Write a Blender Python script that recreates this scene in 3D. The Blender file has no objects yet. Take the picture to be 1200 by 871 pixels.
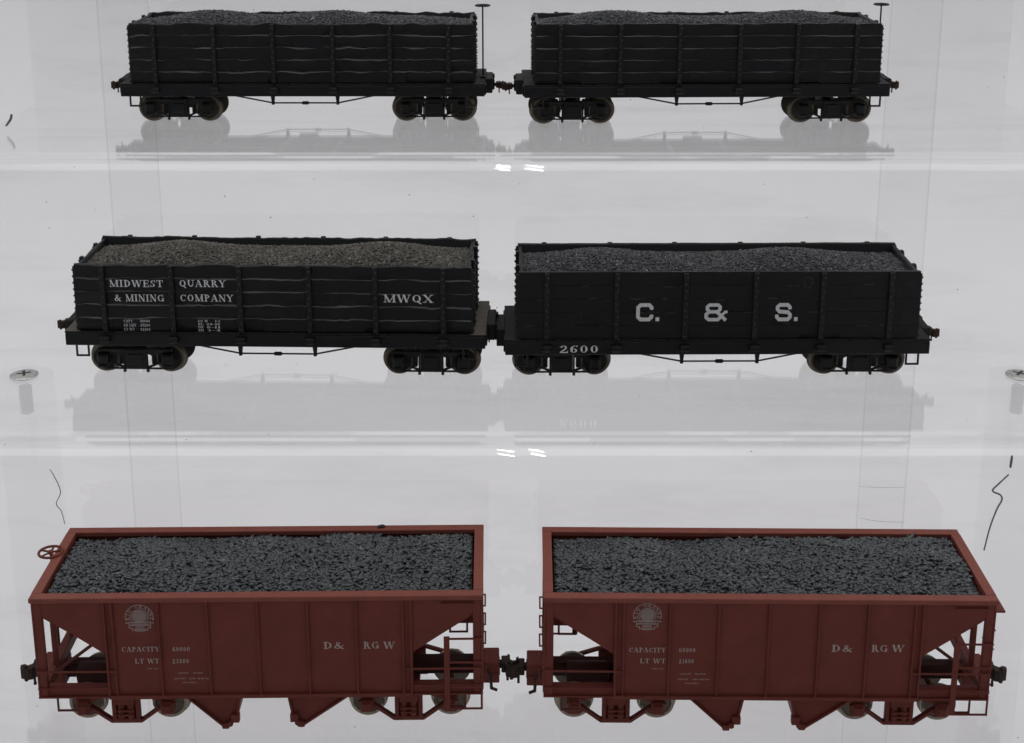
import bpy, math, random
import numpy as np
from mathutils import Matrix, Vector
PI = math.pi
R = math.radians
SC = bpy.context.scene
COL = SC.collection
SC.unit_settings.scale_length = 0.01          # one unit is one centimetre
OZ = 50.0                                     # height of the eye above the table top

# ------------------------------------------------------------------ materials
def nodes(name):
    m = bpy.data.materials.new(name); m.use_nodes = True
    t = m.node_tree
    for n in list(t.nodes): t.nodes.remove(n)
    o = t.nodes.new('ShaderNodeOutputMaterial')
    return m, t, o

def N(t, kind, **kw):
    n = t.nodes.new(kind)
    for k, v in kw.items():
        if k in n.inputs: n.inputs[k].default_value = v
        else: setattr(n, k, v)
    return n

def paint(name, col, rough=.5, var=.25, scale=2.2, bump=.0, bscale=30, spec=.5, grain=False, dust=None, metal=0.0):
    m, t, o = nodes(name)
    b = N(t, 'ShaderNodeBsdfPrincipled', Roughness=rough, Metallic=metal)
    b.inputs['Specular IOR Level'].default_value = spec
    tc = N(t, 'ShaderNodeTexCoord')
    mp = N(t, 'ShaderNodeMapping')
    t.links.new(tc.outputs['Object'], mp.inputs['Vector'])
    if grain: mp.inputs['Scale'].default_value = (.25, 1, 3.0)
    n1 = N(t, 'ShaderNodeTexNoise', Scale=scale, Detail=6.0, Roughness=.65)
    t.links.new(mp.outputs[0], n1.inputs['Vector'])
    cr = N(t, 'ShaderNodeValToRGB')
    cr.color_ramp.elements[0].position = .3; cr.color_ramp.elements[1].position = .72
    c0 = [c * (1 - var) for c in col]; c1 = [c * (1 + var) for c in col]
    cr.color_ramp.elements[0].color = (*c0, 1); cr.color_ramp.elements[1].color = (*c1, 1)
    t.links.new(n1.outputs['Fac'], cr.inputs['Fac'])
    last = cr.outputs['Color']
    if dust:
        n2 = N(t, 'ShaderNodeTexNoise', Scale=scale * 4.3, Detail=8.0, Roughness=.75)
        t.links.new(tc.outputs['Object'], n2.inputs['Vector'])
        mr = N(t, 'ShaderNodeMapRange')
        mr.inputs['From Min'].default_value = .52; mr.inputs['From Max'].default_value = .8
        mr.inputs['To Max'].default_value = dust[1]
        t.links.new(n2.outputs['Fac'], mr.inputs['Value'])
        mx = N(t, 'ShaderNodeMixRGB')
        mx.inputs['Color2'].default_value = (*dust[0], 1)
        t.links.new(mr.outputs[0], mx.inputs['Fac']); t.links.new(last, mx.inputs['Color1'])
        last = mx.outputs['Color']
    t.links.new(last, b.inputs['Base Color'])
    rr = N(t, 'ShaderNodeMapRange')
    rr.inputs['To Min'].default_value = max(.05, rough - .1); rr.inputs['To Max'].default_value = min(1, rough + .12)
    t.links.new(n1.outputs['Fac'], rr.inputs['Value']); t.links.new(rr.outputs[0], b.inputs['Roughness'])
    if bump:
        n3 = N(t, 'ShaderNodeTexNoise', Scale=bscale, Detail=5.0, Roughness=.6)
        t.links.new(mp.outputs[0], n3.inputs['Vector'])
        bp = N(t, 'ShaderNodeBump', Strength=bump, Distance=.03)
        t.links.new(n3.outputs['Fac'], bp.inputs['Height']); t.links.new(bp.outputs[0], b.inputs['Normal'])
    t.links.new(b.outputs[0], o.inputs[0])
    return m

def rubble(name, cols, rough=.55, spec=.5):
    """every lump its own shade"""
    m, t, o = nodes(name)
    b = N(t, 'ShaderNodeBsdfPrincipled', Roughness=rough)
    b.inputs['Specular IOR Level'].default_value = spec
    g = N(t, 'ShaderNodeNewGeometry')
    cr = N(t, 'ShaderNodeValToRGB')
    el = cr.color_ramp.elements
    while len(el) < len(cols): el.new(.5)
    for i, (p, c) in enumerate(cols):
        el[i].position = p; el[i].color = (*c, 1)
    t.links.new(g.outputs['Random Per Island'], cr.inputs['Fac'])
    tc = N(t, 'ShaderNodeTexCoord')
    n2 = N(t, 'ShaderNodeTexNoise', Scale=1.1, Detail=4.0)
    t.links.new(tc.outputs['Object'], n2.inputs['Vector'])
    hv = N(t, 'ShaderNodeHueSaturation')
    mr = N(t, 'ShaderNodeMapRange')
    mr.inputs['From Min'].default_value = .3; mr.inputs['From Max'].default_value = .7
    mr.inputs['To Min'].default_value = .78; mr.inputs['To Max'].default_value = 1.22
    t.links.new(n2.outputs['Fac'], mr.inputs['Value']); t.links.new(mr.outputs[0], hv.inputs['Value'])
    t.links.new(cr.outputs['Color'], hv.inputs['Color'])
    t.links.new(hv.outputs['Color'], b.inputs['Base Color'])
    t.links.new(b.outputs[0], o.inputs[0])
    return m

def acrylic(name, tint=(.994, .9925, .9945), rough=0.0, bump=0.0, dust=False):
    """clear sheet: Fresnel reflection over a straight-through view (both faces of the sheet are modelled)"""
    m, t, o = nodes(name)
    g = N(t, 'ShaderNodeNewGeometry')
    mi = N(t, 'ShaderNodeMath', operation='MULTIPLY_ADD')
    mi.inputs[1].default_value = 1 / 1.49 - 1.49; mi.inputs[2].default_value = 1.49
    t.links.new(g.outputs['Backfacing'], mi.inputs[0])
    fr = N(t, 'ShaderNodeFresnel'); t.links.new(mi.outputs[0], fr.inputs['IOR'])
    tr = N(t, 'ShaderNodeBsdfTransparent'); tr.inputs['Color'].default_value = (*tint, 1)
    gl = N(t, 'ShaderNodeBsdfGlossy', Roughness=rough)
    gl.inputs['Color'].default_value = (1, 1, 1, 1)
    if bump:
        tc = N(t, 'ShaderNodeTexCoord')
        n = N(t, 'ShaderNodeTexNoise', Scale=.35, Detail=2.0)
        t.links.new(tc.outputs['Object'], n.inputs['Vector'])
        bp = N(t, 'ShaderNodeBump', Strength=bump, Distance=.05)
        t.links.new(n.outputs['Fac'], bp.inputs['Height']); t.links.new(bp.outputs[0], gl.inputs['Normal'])
    mx = N(t, 'ShaderNodeMixShader')
    t.links.new(fr.outputs[0], mx.inputs[0]); t.links.new(tr.outputs[0], mx.inputs[1]); t.links.new(gl.outputs[0], mx.inputs[2])
    last = mx.outputs[0]
    if dust:                                              # specks, lint and wiped smears lying on the plastic
        tc = N(t, 'ShaderNodeTexCoord')
        vo = N(t, 'ShaderNodeTexVoronoi', Scale=1.15); t.links.new(tc.outputs['Object'], vo.inputs['Vector'])
        a = N(t, 'ShaderNodeMath', operation='LESS_THAN'); a.inputs[1].default_value = .035
        t.links.new(vo.outputs['Distance'], a.inputs[0])
        sp = N(t, 'ShaderNodeSeparateColor'); t.links.new(vo.outputs['Color'], sp.inputs[0])
        b2 = N(t, 'ShaderNodeMath', operation='GREATER_THAN'); b2.inputs[1].default_value = .72
        t.links.new(sp.outputs[0], b2.inputs[0])
        c = N(t, 'ShaderNodeMath', operation='MULTIPLY'); t.links.new(a.outputs[0], c.inputs[0]); t.links.new(b2.outputs[0], c.inputs[1])
        d = N(t, 'ShaderNodeMath', operation='MULTIPLY'); d.inputs[1].default_value = .55; t.links.new(c.outputs[0], d.inputs[0])
        mp = N(t, 'ShaderNodeMapping'); mp.inputs['Scale'].default_value = (.10, .5, .5); mp.inputs['Rotation'].default_value = (0, 0, .35)
        t.links.new(tc.outputs['Object'], mp.inputs['Vector'])
        ns = N(t, 'ShaderNodeTexNoise', Scale=1.0, Detail=7.0, Roughness=.62); t.links.new(mp.outputs[0], ns.inputs['Vector'])
        mr = N(t, 'ShaderNodeMapRange'); mr.inputs['From Min'].default_value = .5; mr.inputs['From Max'].default_value = .8; mr.inputs['To Max'].default_value = .065
        t.links.new(ns.outputs['Fac'], mr.inputs['Value'])
        mxm = N(t, 'ShaderNodeMath', operation='MAXIMUM'); t.links.new(d.outputs[0], mxm.inputs[0]); t.links.new(mr.outputs[0], mxm.inputs[1])
        df = N(t, 'ShaderNodeBsdfDiffuse'); df.inputs['Color'].default_value = (.30, .30, .31, 1)
        m2 = N(t, 'ShaderNodeMixShader'); t.links.new(mxm.outputs[0], m2.inputs[0]); t.links.new(last, m2.inputs[1]); t.links.new(df.outputs[0], m2.inputs[2])
        last = m2.outputs[0]
    t.links.new(last, o.inputs[0])
    return m

M = {}
M['black'] = paint('black_paint', (.0040, .0042, .0060), .48, .3, 1.6, .3, 14, .34, grain=True, dust=((.012, .0118, .0115), .5))
M['lit_worn'] = paint('lit_worn_plank_edge', (.20, .20, .20), .7, .7, 2.6, .0, 14, .2, grain=True)  # pale ledge faces: overhead light put into the colour, along with edge wear
M['stakeblack'] = paint('black_iron', (.0062, .0062, .0075), .45, .4, 5, .15, 20, .4)
M['bolt'] = paint('lit_bolt_head', (.030, .030, .031), .45, .5, 5, .0, 20, .5)  # lighter than the stakes, painting in the light the heads catch
M['deckdark'] = paint('deck_black', (.018, .0175, .017), .7, .3, 3, .2, 16, .3, dust=((.05, .047, .042), .6))
M['deck'] = paint('deck_grey', (.13, .115, .094), .7, .3, 3, .2, 16, .3, dust=((.17, .155, .13), .6))
M['blackmetal'] = paint('black_metal', (.0065, .0065, .0075), .5, .3, 4, .0, 20, .4)
M['wheel'] = paint('wheel_brown', (.017, .0145, .0115), .42, .35, 5, .0, 20, .4, metal=.2)
M['wheelmid'] = paint('wheel_dull_tan', (.066, .053, .039), .42, .35, 5, .0, 20, .4, metal=.2)
M['treaddark'] = paint('wheel_tread_dark', (.15, .125, .092), .38, .25, 5, .0, 20, .5, metal=.6)
M['wheellight'] = paint('wheel_tan', (.115, .088, .064), .42, .3, 5, .0, 20, .5, metal=.2)
M['tread'] = paint('wheel_tread', (.26, .22, .17), .33, .2, 5, .0, 20, .5, metal=.75)
M['coupler'] = paint('rust_coupler', (.052, .024, .017), .6, .35, 6, .2, 20, .3)
M['darkcoupler'] = paint('dark_coupler', (.046, .029, .025), .6, .35, 6, .2, 20, .2)
M['rim'] = paint('oxide_brown_toplit_rim', (.235, .068, .050), .5, .12, 1.2, .06, 40, .2, dust=((.27, .11, .085), .3))  # lighter than the side brown: light from above put into the colour
M['browninner'] = paint('oxide_brown_shadow_gear', (.045, .014, .012), .6, .2, 3, .1, 40, .16)  # brown darkened to paint in the shade below the body overhang
M['brown'] = paint('oxide_brown', (.178, .0440, .0335), .55, .14, 1.2, .06, 40, .16, dust=((.19, .062, .047), .3))
M['browndark'] = paint('oxide_brown_running_gear', (.135, .039, .030), .6, .2, 3, .1, 40, .16)
M['white'] = paint('white_lettering', (.85, .85, .84), .6, .15, 8)
M['silver'] = paint('grey_white_lettering', (.82, .83, .84), .6, .12, 8)
M['tan'] = paint('cream_lettering', (.47, .39, .35), .6, .15, 8)
M['emblem'] = paint('emblem_cream', (.36, .285, .26), .6, .2, 14)
M['scrape'] = paint('scraped_paint', (.10, .10, .10), .7, .3, 14)
M['steel'] = paint('zinc_steel', (.50, .50, .48), .28, .2, 6, .15, 30, .5, metal=1.0)
M['steelthread'] = paint('zinc_thread', (.86, .87, .88), .35, .08, 6, metal=.1)
def tapped_hole(name):
    m, t, o = nodes(name)
    tr = N(t, 'ShaderNodeBsdfTransparent'); b = N(t, 'ShaderNodeBsdfPrincipled', Roughness=.35)
    b.inputs['Base Color'].default_value = (.72,.73,.75,1)
    mx = N(t, 'ShaderNodeMixShader'); mx.inputs[0].default_value = .26
    t.links.new(tr.outputs[0], mx.inputs[1]); t.links.new(b.outputs[0], mx.inputs[2]); t.links.new(mx.outputs[0], o.inputs[0]); return m
M['tapped'] = tapped_hole('thread_in_clear_plastic')
M['sheet'] = acrylic('clear_acrylic', bump=.03, dust=True)
M['post'] = acrylic('clear_acrylic_post', tint=(.996, .9955, .9965))
M['clear'] = acrylic('clear_acrylic_standoff', tint=(.982, .981, .983))
M['edge'] = acrylic('cut_acrylic_edge', tint=(.88, .88, .885))
M['glue'] = paint('grey_glue_seam', (.20, .20, .205), .5, .3, 8)
M['backing'] = paint('white_backing', (.85, .842, .853), .8, .04, .022)
M['table'] = M['backing']
M['coal_a'] = rubble('grey_coal', [(0, (.050, .051, .055)), (.5, (.076, .077, .082)), (.95, (.105, .106, .112)), (1, (.22, .22, .23))], .55)
M['coal_c'] = rubble('brown_grey_coal', [(0, (.088, .079, .067)), (.5, (.135, .123, .106)), (.95, (.175, .16, .14)), (1, (.26, .24, .22))], .7)
M['coal_h'] = rubble('blue_black_coal', [(0, (.050, .054, .059)), (.5, (.060, .064, .070)), (.97, (.074, .079, .086)), (1, (.17, .165, .16))], .27, .5)
M['coal_base'] = paint('coal_dust', (.040, .042, .045), .8, .3, 9)

# ------------------------------------------------------------------ mesh builder
class MB:
    def __init__(s): s.v = []; s.f = []
    def add(s, vs, fs):
        o = len(s.v); s.v += [tuple(v) for v in vs]; s.f += [tuple(i + o for i in f) for f in fs]; return s
    def box(s, x0, x1, y0, y1, z0, z1, c=0.0):
        if c <= 0:
            v = [(x0,y0,z0),(x1,y0,z0),(x1,y1,z0),(x0,y1,z0),(x0,y0,z1),(x1,y0,z1),(x1,y1,z1),(x0,y1,z1)]
            return s.add(v, [(3,2,1,0),(4,5,6,7),(0,1,5,4),(1,2,6,5),(2,3,7,6),(3,0,4,7)])
        c = min(c, .45*(x1-x0), .45*(y1-y0), .45*(z1-z0))
        v = []; idx = {}
        for i, (x, sx) in enumerate(((x0,1),(x1,-1))):
            for j, (y, sy) in enumerate(((y0,1),(y1,-1))):
                for k, (z, sz) in enumerate(((z0,1),(z1,-1))):
                    for a in range(3):
                        p = [x + sx*c, y + sy*c, z + sz*c]; p[a] = (x, y, z)[a]
                        idx[i,j,k,a] = len(v); v.append(p)
        f = []
        def q(l): f.append(tuple(l))
        I = idx
        for i in (0,1):
            l = [I[i,0,0,0],I[i,1,0,0],I[i,1,1,0],I[i,0,1,0]]; q(l if i else l[::-1])
            l = [I[0,i,0,1],I[1,i,0,1],I[1,i,1,1],I[0,i,1,1]]; q(l if not i else l[::-1])
            l = [I[0,0,i,2],I[1,0,i,2],I[1,1,i,2],I[0,1,i,2]]; q(l if i else l[::-1])
        for j in (0,1):
            for k in (0,1):
                l = [I[0,j,k,1],I[1,j,k,1],I[1,j,k,2],I[0,j,k,2]]; q(l if (j ^ k) else l[::-1])
                l = [I[j,0,k,0],I[j,1,k,0],I[j,1,k,2],I[j,0,k,2]]; q(l if not (j ^ k) else l[::-1])
                l = [I[j,k,0,0],I[j,k,1,0],I[j,k,1,1],I[j,k,0,1]]; q(l if (j ^ k) else l[::-1])
        for i in (0,1):
            for j in (0,1):
                for k in (0,1):
                    l = [I[i,j,k,0],I[i,j,k,1],I[i,j,k,2]]; q(l if (i+j+k) % 2 else l[::-1])
        return s.add(v, f)
    def prism(s, poly, y0, y1):
        """polygon of (x, z) pushed along y"""
        n = len(poly)
        a = sum(poly[i][0]*poly[(i+1)%n][1]-poly[(i+1)%n][0]*poly[i][1] for i in range(n))
        if a < 0: poly = poly[::-1]
        v = [(x,y0,z) for x,z in poly] + [(x,y1,z) for x,z in poly]
        f = [tuple(range(n)), tuple(range(2*n-1, n-1, -1))]
        for i in range(n):
            j = (i+1) % n; f.append((j, i, n+i, n+j))
        return s.add(v, f)
    def prismx(s, poly, x0, x1):
        """polygon of (y, z) pushed along x"""
        n = len(poly)
        a = sum(poly[i][0]*poly[(i+1)%n][1]-poly[(i+1)%n][0]*poly[i][1] for i in range(n))
        if a < 0: poly = poly[::-1]
        v = [(x0,y,z) for y,z in poly] + [(x1,y,z) for y,z in poly]
        f = [tuple(range(n-1,-1,-1)), tuple(range(n, 2*n))]
        for i in range(n):
            j = (i+1) % n; f.append((i, j, n+j, n+i))
        return s.add(v, f)
    def lathe(s, prof, c, axis, n=24):
        """prof: (radius, offset along axis)"""
        ax = Vector(axis).normalized()
        e = Vector((1,0,0)) if abs(ax.x) < .9 else Vector((0,0,1))
        a = ax.cross(e).normalized(); b = ax.cross(a)
        c = Vector(c); v = []; f = []
        for r, h in prof:
            for k in range(n):
                t = 2*PI*k/n
                v.append(c + ax*h + (a*math.cos(t) + b*math.sin(t))*r)
        m = len(prof)
        for i in range(m-1):
            for k in range(n):
                l = (k+1) % n
                f.append((i*n+k, i*n+l, (i+1)*n+l, (i+1)*n+k))
        f.append(tuple(range(n-1,-1,-1))); f.append(tuple((m-1)*n+k for k in range(n)))
        return s.add(v, f)
    def rod(s, p, q, r, n=8):
        p = Vector(p); q = Vector(q); d = q-p
        return s.lathe([(r,0),(r,d.length)], p, d, n)
    def tube(s, pts, r, n=8):
        for i in range(len(pts)-1):
            p = Vector(pts[i]); q = Vector(pts[i+1]); d = (q-p).normalized()*r*.6
            s.rod(p-d if i else p, q+d if i < len(pts)-2 else q, r, n)
        return s
    def bolt(s, x, y, z, r=.034, h=.03, d=-1, ax='y', n=6):
        a = {'y': (0,d,0), 'x': (d,0,0), 'z': (0,0,d)}[ax]
        return s.lathe([(r,-.005),(r,h*.7),(r*.6,h)], (x,y,z), a, n)
    def mesh(s, name, mat, sharp=32):
        me = bpy.data.meshes.new(name)
        me.from_pydata(s.v, [], s.f); me.update()
        me.polygons.foreach_set('use_smooth', [True]*len(me.polygons))
        me.set_sharp_from_angle(angle=R(sharp))
        me.materials.append(mat)
        return me

def link(name, me, parent=None):
    o = bpy.data.objects.new(name, me); COL.objects.link(o)
    if parent: o.parent = parent
    return o
def part(name, mb, mat, parent=None, sharp=32): return link(name, mb.mesh(name, mat, sharp), parent)
def tag(o, label, cat, group=None):
    o['label'] = label; o['category'] = cat
    if group: o['group'] = group
    return o
def empty(name, loc, yaw=0):
    o = bpy.data.objects.new(name, None); COL.objects.link(o)
    o.location = loc; o.rotation_euler = (0,0,R(yaw)); o.empty_display_size = .5
    return o

def wave(seed, amp, step):
    """smooth 1-D noise"""
    rng = random.Random(seed); tab = [rng.uniform(-1,1) for _ in range(80)]
    def f(x):
        t = (x+20)/step; i = int(math.floor(t)); u = t-i; u = u*u*(3-2*u)
        return amp*(tab[i % 80]*(1-u) + tab[(i+1) % 80]*u)
    return f

# ------------------------------------------------------------------ lettering (slab-serif strokes drawn as thin raised paint)
TK, TN, SF = .175, .062, .066
def stem(x, w=TK, top=1, bot=1, h=1.0, ext=.12):
    o = [('l', x, 0, x, h, w)]
    if bot: o.append(('l', x-w/2-ext, SF/2, x+w/2+ext, SF/2, SF))
    if top: o.append(('l', x-w/2-ext, h-SF/2, x+w/2+ext, h-SF/2, SF))
    return o
def arc(cx, cy, rx, ry, a0, a1, wx=TK, wy=TN): return [('a', cx, cy, rx, ry, a0, a1, wx, wy)]
GL = {
 'I': (.48, stem(.24)),
 'M': (1.22, stem(.2, TN) + stem(1.0) + [('l', .2,1,.6,.02,TK), ('l', .6,.02,1.0,1,TN)]),
 'N': (1.02, stem(.2, TN) + stem(.82, TN, 1, 0) + [('l', .2,1,.82,0,TK)]),
 'D': (.95, stem(.25) + arc(.35,.5,.46,.46,-90,90)),
 'W': (1.3, [('l',.14,1,.4,0,TK),('l',.4,0,.65,1,TN),('l',.65,1,.9,0,TK),('l',.9,0,1.16,1,TN),('l',0,.96,.32,.96,SF),('l',.5,.96,.8,.96,SF),('l',1.0,.96,1.3,.96,SF)]),
 'E': (.85, stem(.25) + [('l',.2,.96,.75,.96,SF),('l',.2,.04,.78,.04,SF),('l',.25,.5,.58,.5,SF),('l',.73,.72,.73,1,SF),('l',.76,0,.76,.3,SF),('l',.58,.36,.58,.64,SF)]),
 'F': (.8, stem(.25) + [('l',.2,.96,.75,.96,SF),('l',.25,.5,.58,.5,SF),('l',.73,.7,.73,1,SF),('l',.58,.36,.58,.64,SF)]),
 'S': (.75, arc(.37,.74,.23,.22,35,270,.15,TN) + arc(.37,.27,.25,.23,-145,90,.19,TN) + [('l',.62,.68,.62,1,SF),('l',.1,0,.1,.34,SF)]),
 'T': (.9, stem(.45,TK,0,1) + [('l',.06,.96,.84,.96,SF),('l',.1,.68,.1,1,SF),('l',.8,.68,.8,1,SF)]),
 'Q': (.98, arc(.48,.5,.38,.46,0,360) + [('l',.5,.2,.88,-.16,.15)]),
 'O': (.98, arc(.48,.5,.38,.46,0,360)),
 'C': (.92, arc(.48,.5,.38,.46,48,312) + [('l',.78,.66,.78,1,SF)]),
 'G': (1.0, arc(.48,.5,.38,.46,48,318) + [('l',.78,.66,.78,1,SF),('l',.8,.02,.8,.44,.18),('l',.62,.44,.98,.44,SF)]),
 'U': (1.0, stem(.25,TK,1,0) [:0] + [('l',.25,.32,.25,1,TK),('l',.06,.96,.46,.96,SF),('l',.8,.32,.8,1,TN),('l',.64,.96,.97,.96,SF)] + arc(.52,.34,.275,.3,180,360,.15,.1)),
 'A': (1.0, [('l',.14,0,.46,1,TN),('l',.46,1,.82,0,TK),('l',.24,.32,.7,.32,TN),('l',0,.04,.34,.04,SF),('l',.6,.04,1.0,.04,SF)]),
 'R': (.98, stem(.25) + arc(.4,.74,.3,.22,-90,90,.19,TN) + [('l',.3,.96,.42,.96,SF),('l',.3,.52,.42,.52,SF),('l',.5,.5,.82,.0,.19),('l',.74,.04,.98,.04,SF)]),
 'P': (.86, stem(.25) + arc(.4,.72,.32,.24,-90,90,.19,TN) + [('l',.3,.96,.42,.96,SF),('l',.3,.48,.42,.48,SF)]),
 'Y': (.95, [('l',.14,1,.48,.45,TK),('l',.48,.45,.8,1,TN),('l',.48,0,.48,.5,TK),('l',0,.96,.36,.96,SF),('l',.64,.96,.96,.96,SF),('l',.28,.04,.68,.04,SF)]),
 'X': (1.0, [('l',.16,1,.84,0,TK),('l',.84,1,.16,0,TN),('l',0,.96,.36,.96,SF),('l',.66,.96,.98,.96,SF),('l',0,.04,.34,.04,SF),('l',.62,.04,1.0,.04,SF)]),
 'L': (.82, stem(.25) + [('l',.2,.04,.74,.04,SF),('l',.74,0,.74,.36,SF)]),
 'H': (1.0, stem(.22)+stem(.78)+[('l',.2,.5,.8,.5,SF)]),
 '&': (.98, arc(.42,.76,.18,.2,0,360,.12,TN) + arc(.36,.26,.28,.24,60,330,.17,TN) + [('l',.3,.62,.84,.02,.17),('l',.84,.02,.96,.06,SF),('l',.62,.2,.84,.5,TN),('l',.72,.5,.96,.5,SF)]),
 '0': (.8, arc(.39,.5,.28,.46,0,360)),
 '1': (.5, stem(.26,.2,0,1) + [('l',.1,.82,.26,.96,.1)]),
 '2': (.78, arc(.37,.72,.25,.24,-20,170,.18,TN) + [('l',.58,.62,.14,.1,.14),('l',.08,.07,.7,.07,.14),('l',.68,.05,.68,.3,SF),('l',.16,.7,.16,.82,.16)]),
 '3': (.76, arc(.36,.74,.22,.22,-90,150,.17,TN) + arc(.36,.27,.26,.23,-150,90,.19,TN)),
 '4': (.8, stem(.54,.19,0,1) + [('l',.54,1,.06,.3,TN),('l',.04,.28,.76,.28,SF)]),
 '6': (.78, arc(.38,.3,.27,.26,0,360,.18,TN) + arc(.5,.5,.4,.46,95,205,.19,TN) + [('l',.58,.82,.62,.94,.14)]),
 '7': (.74, [('l',.08,.93,.7,.93,.14),('l',.66,.9,.32,0,.18),('l',.1,.7,.1,.98,SF)]),
 '8': (.78, arc(.38,.75,.21,.21,0,360,.15,TN) + arc(.38,.27,.26,.24,0,360,.19,TN)),
 '9': (.78, arc(.38,.7,.27,.26,0,360,.18,TN) + arc(.27,.5,.4,.46,-85,25,.19,TN)),
 '.': (.3, [('l',.04,.1,.24,.1,.2)]),
 '-': (.45, [('l',.06,.42,.4,.42,.1)]),
 ' ': (.5, []),
}
# square block style with cut corners for the large initials
def chain(pts, w, closed=False):
    o = []
    n = len(pts)
    for i in range(n if closed else n-1):
        (x0,y0),(x1,y1) = pts[i], pts[(i+1) % n]
        o.append(('j', x0,y0,x1,y1,w))
    return o
BW = .21
BK = {
 'C': (1.0, chain([(.9,.68),(.9,.76),(.76,.9),(.26,.9),(.11,.76),(.11,.24),(.26,.1),(.76,.1),(.9,.24),(.9,.32)], BW)),
 '&': (1.35, chain([(.32,.53),(.17,.66),(.17,.8),(.3,.905),(.78,.905),(.9,.8),(.9,.66),(.76,.53)], .19, True) + chain([(.3,.53),(.11,.38),(.11,.22),(.27,.095),(.8,.095),(1.0,.3),(1.0,.3)], .19) + chain([(.72,.53),(1.22,.08)], .19) + chain([(.98,.3),(1.2,.52),(1.3,.52)], .15)),
 'S': (1.05, chain([(.9,.7),(.9,.77),(.76,.9),(.26,.9),(.12,.78),(.12,.66),(.26,.53),(.78,.5),(.93,.36),(.93,.23),(.78,.1),(.24,.1),(.1,.23),(.1,.32)], BW)),
 '.': (.36, [('l',.08,.11,.3,.11,.22)]),
}
def glyph(mb, strokes, fx, yref, thick=.004):
    """fx maps glyph (x, y) to (u, z); each stroke sits a hair above the one before it"""
    k = 0
    for s in strokes:
        y = yref - .0006*(k % 12); k += 1
        if s[0] in 'lj':
            _, x0, y0, x1, y1, w = s
            dx, dy = x1-x0, y1-y0; L = math.hypot(dx, dy) or 1e-6
            nx, ny = -dy/L*w/2, dx/L*w/2
            if s[0] == 'j':
                e = w*.22; x0 -= dx/L*e; y0 -= dy/L*e; x1 += dx/L*e; y1 += dy/L*e
            q = [(x0+nx,y0+ny),(x0-nx,y0-ny),(x1-nx,y1-ny),(x1+nx,y1+ny)]
            quads = [q]
        else:
            _, cx, cy, rx, ry, a0, a1, wx, wy = s
            n = max(8, int(abs(a1-a0)/18)); pts = []
            for i in range(n+1):
                a = R(a0 + (a1-a0)*i/n); c, sn = math.cos(a), math.sin(a)
                w = math.sqrt((wx*c)**2 + (wy*sn)**2)
                po = (cx + (rx)*c, cy + (ry)*sn)
                pi_ = (cx + (rx-w)*c, cy + (ry-w)*sn)
                pts.append((po, pi_))
            quads = [[pts[i][0], pts[i+1][0], pts[i+1][1], pts[i][1]] for i in range(n)]
        for q in quads:
            P = [fx(*p) for p in q]
            ar = sum(P[i][0]*P[(i+1)%4][1]-P[(i+1)%4][0]*P[i][1] for i in range(4))
            if ar < 0: P = P[::-1]
            mb.add([(u, y, z) for u, z in P], [(0,1,2,3)])

def text(mb, s, u0, u1, z0, h, y, font=GL, gap=.03):
    """set s between u0 and u1 on the base line z0 with cap height h"""
    tot = sum(font[c][0] for c in s) + gap*(len(s)-1)
    kx = (u1-u0)/tot; x = 0
    for c in s:
        w, st = font[c]
        glyph(mb, st, (lambda a, b, x=x: (u0 + (x+a)*kx, z0 + b*h)), y)
        x += w + gap

# ------------------------------------------------------------------ running gear shared by the cars
CACHE = {}
def wheel_mesh(mat_key, r):
    k = ('wheel', mat_key, r)
    if k not in CACHE:
        mb = MB()   # outer face at 0, axle runs +y
        mb.lathe([(r*.16,-.035),(r*.2,-.03),(r*.24,.02),(r*.62,.06),(r*.80,.03),(r*.82,.0),(r*.985,.0),(r,.02),(r,.17),(r*1.09,.2),(r*1.13,.235),(r*1.1,.265),(r*.8,.27),(r*.3,.25)], (0,0,0), (0,1,0), 40)
        me = mb.mesh('wheel', M[mat_key], 40)
        me.materials.append(M['tread' if mat_key == 'wheellight' else 'treaddark'])
        n = 40
        for p in me.polygons:
            i = p.index // n
            if 5 <= i <= 8: p.material_index = 1
        CACHE[k] = me
    return CACHE[k]
def axle_mesh(mat, L):
    k = ('axle', mat, round(L,3))
    if k not in CACHE: CACHE[k] = MB().rod((0,0,0),(0,L,0),.09,12).mesh('axle', M[mat])
    return CACHE[k]

def wheelset(truck, xs, r, yn, yf, mat):
    for x in xs:
        w = link('wheel', wheel_mesh(mat, r), truck); w.location = (x, yn, r)
        w = link('wheel', wheel_mesh(mat, r), truck); w.location = (x, yf, r); w.rotation_euler = (0,0,PI)
        a = link('axle', axle_mesh('blackmetal' if xs[1] < 1.3 else 'browndark', yf-yn-.4), truck); a.location = (x, yn+.2, r)

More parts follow.
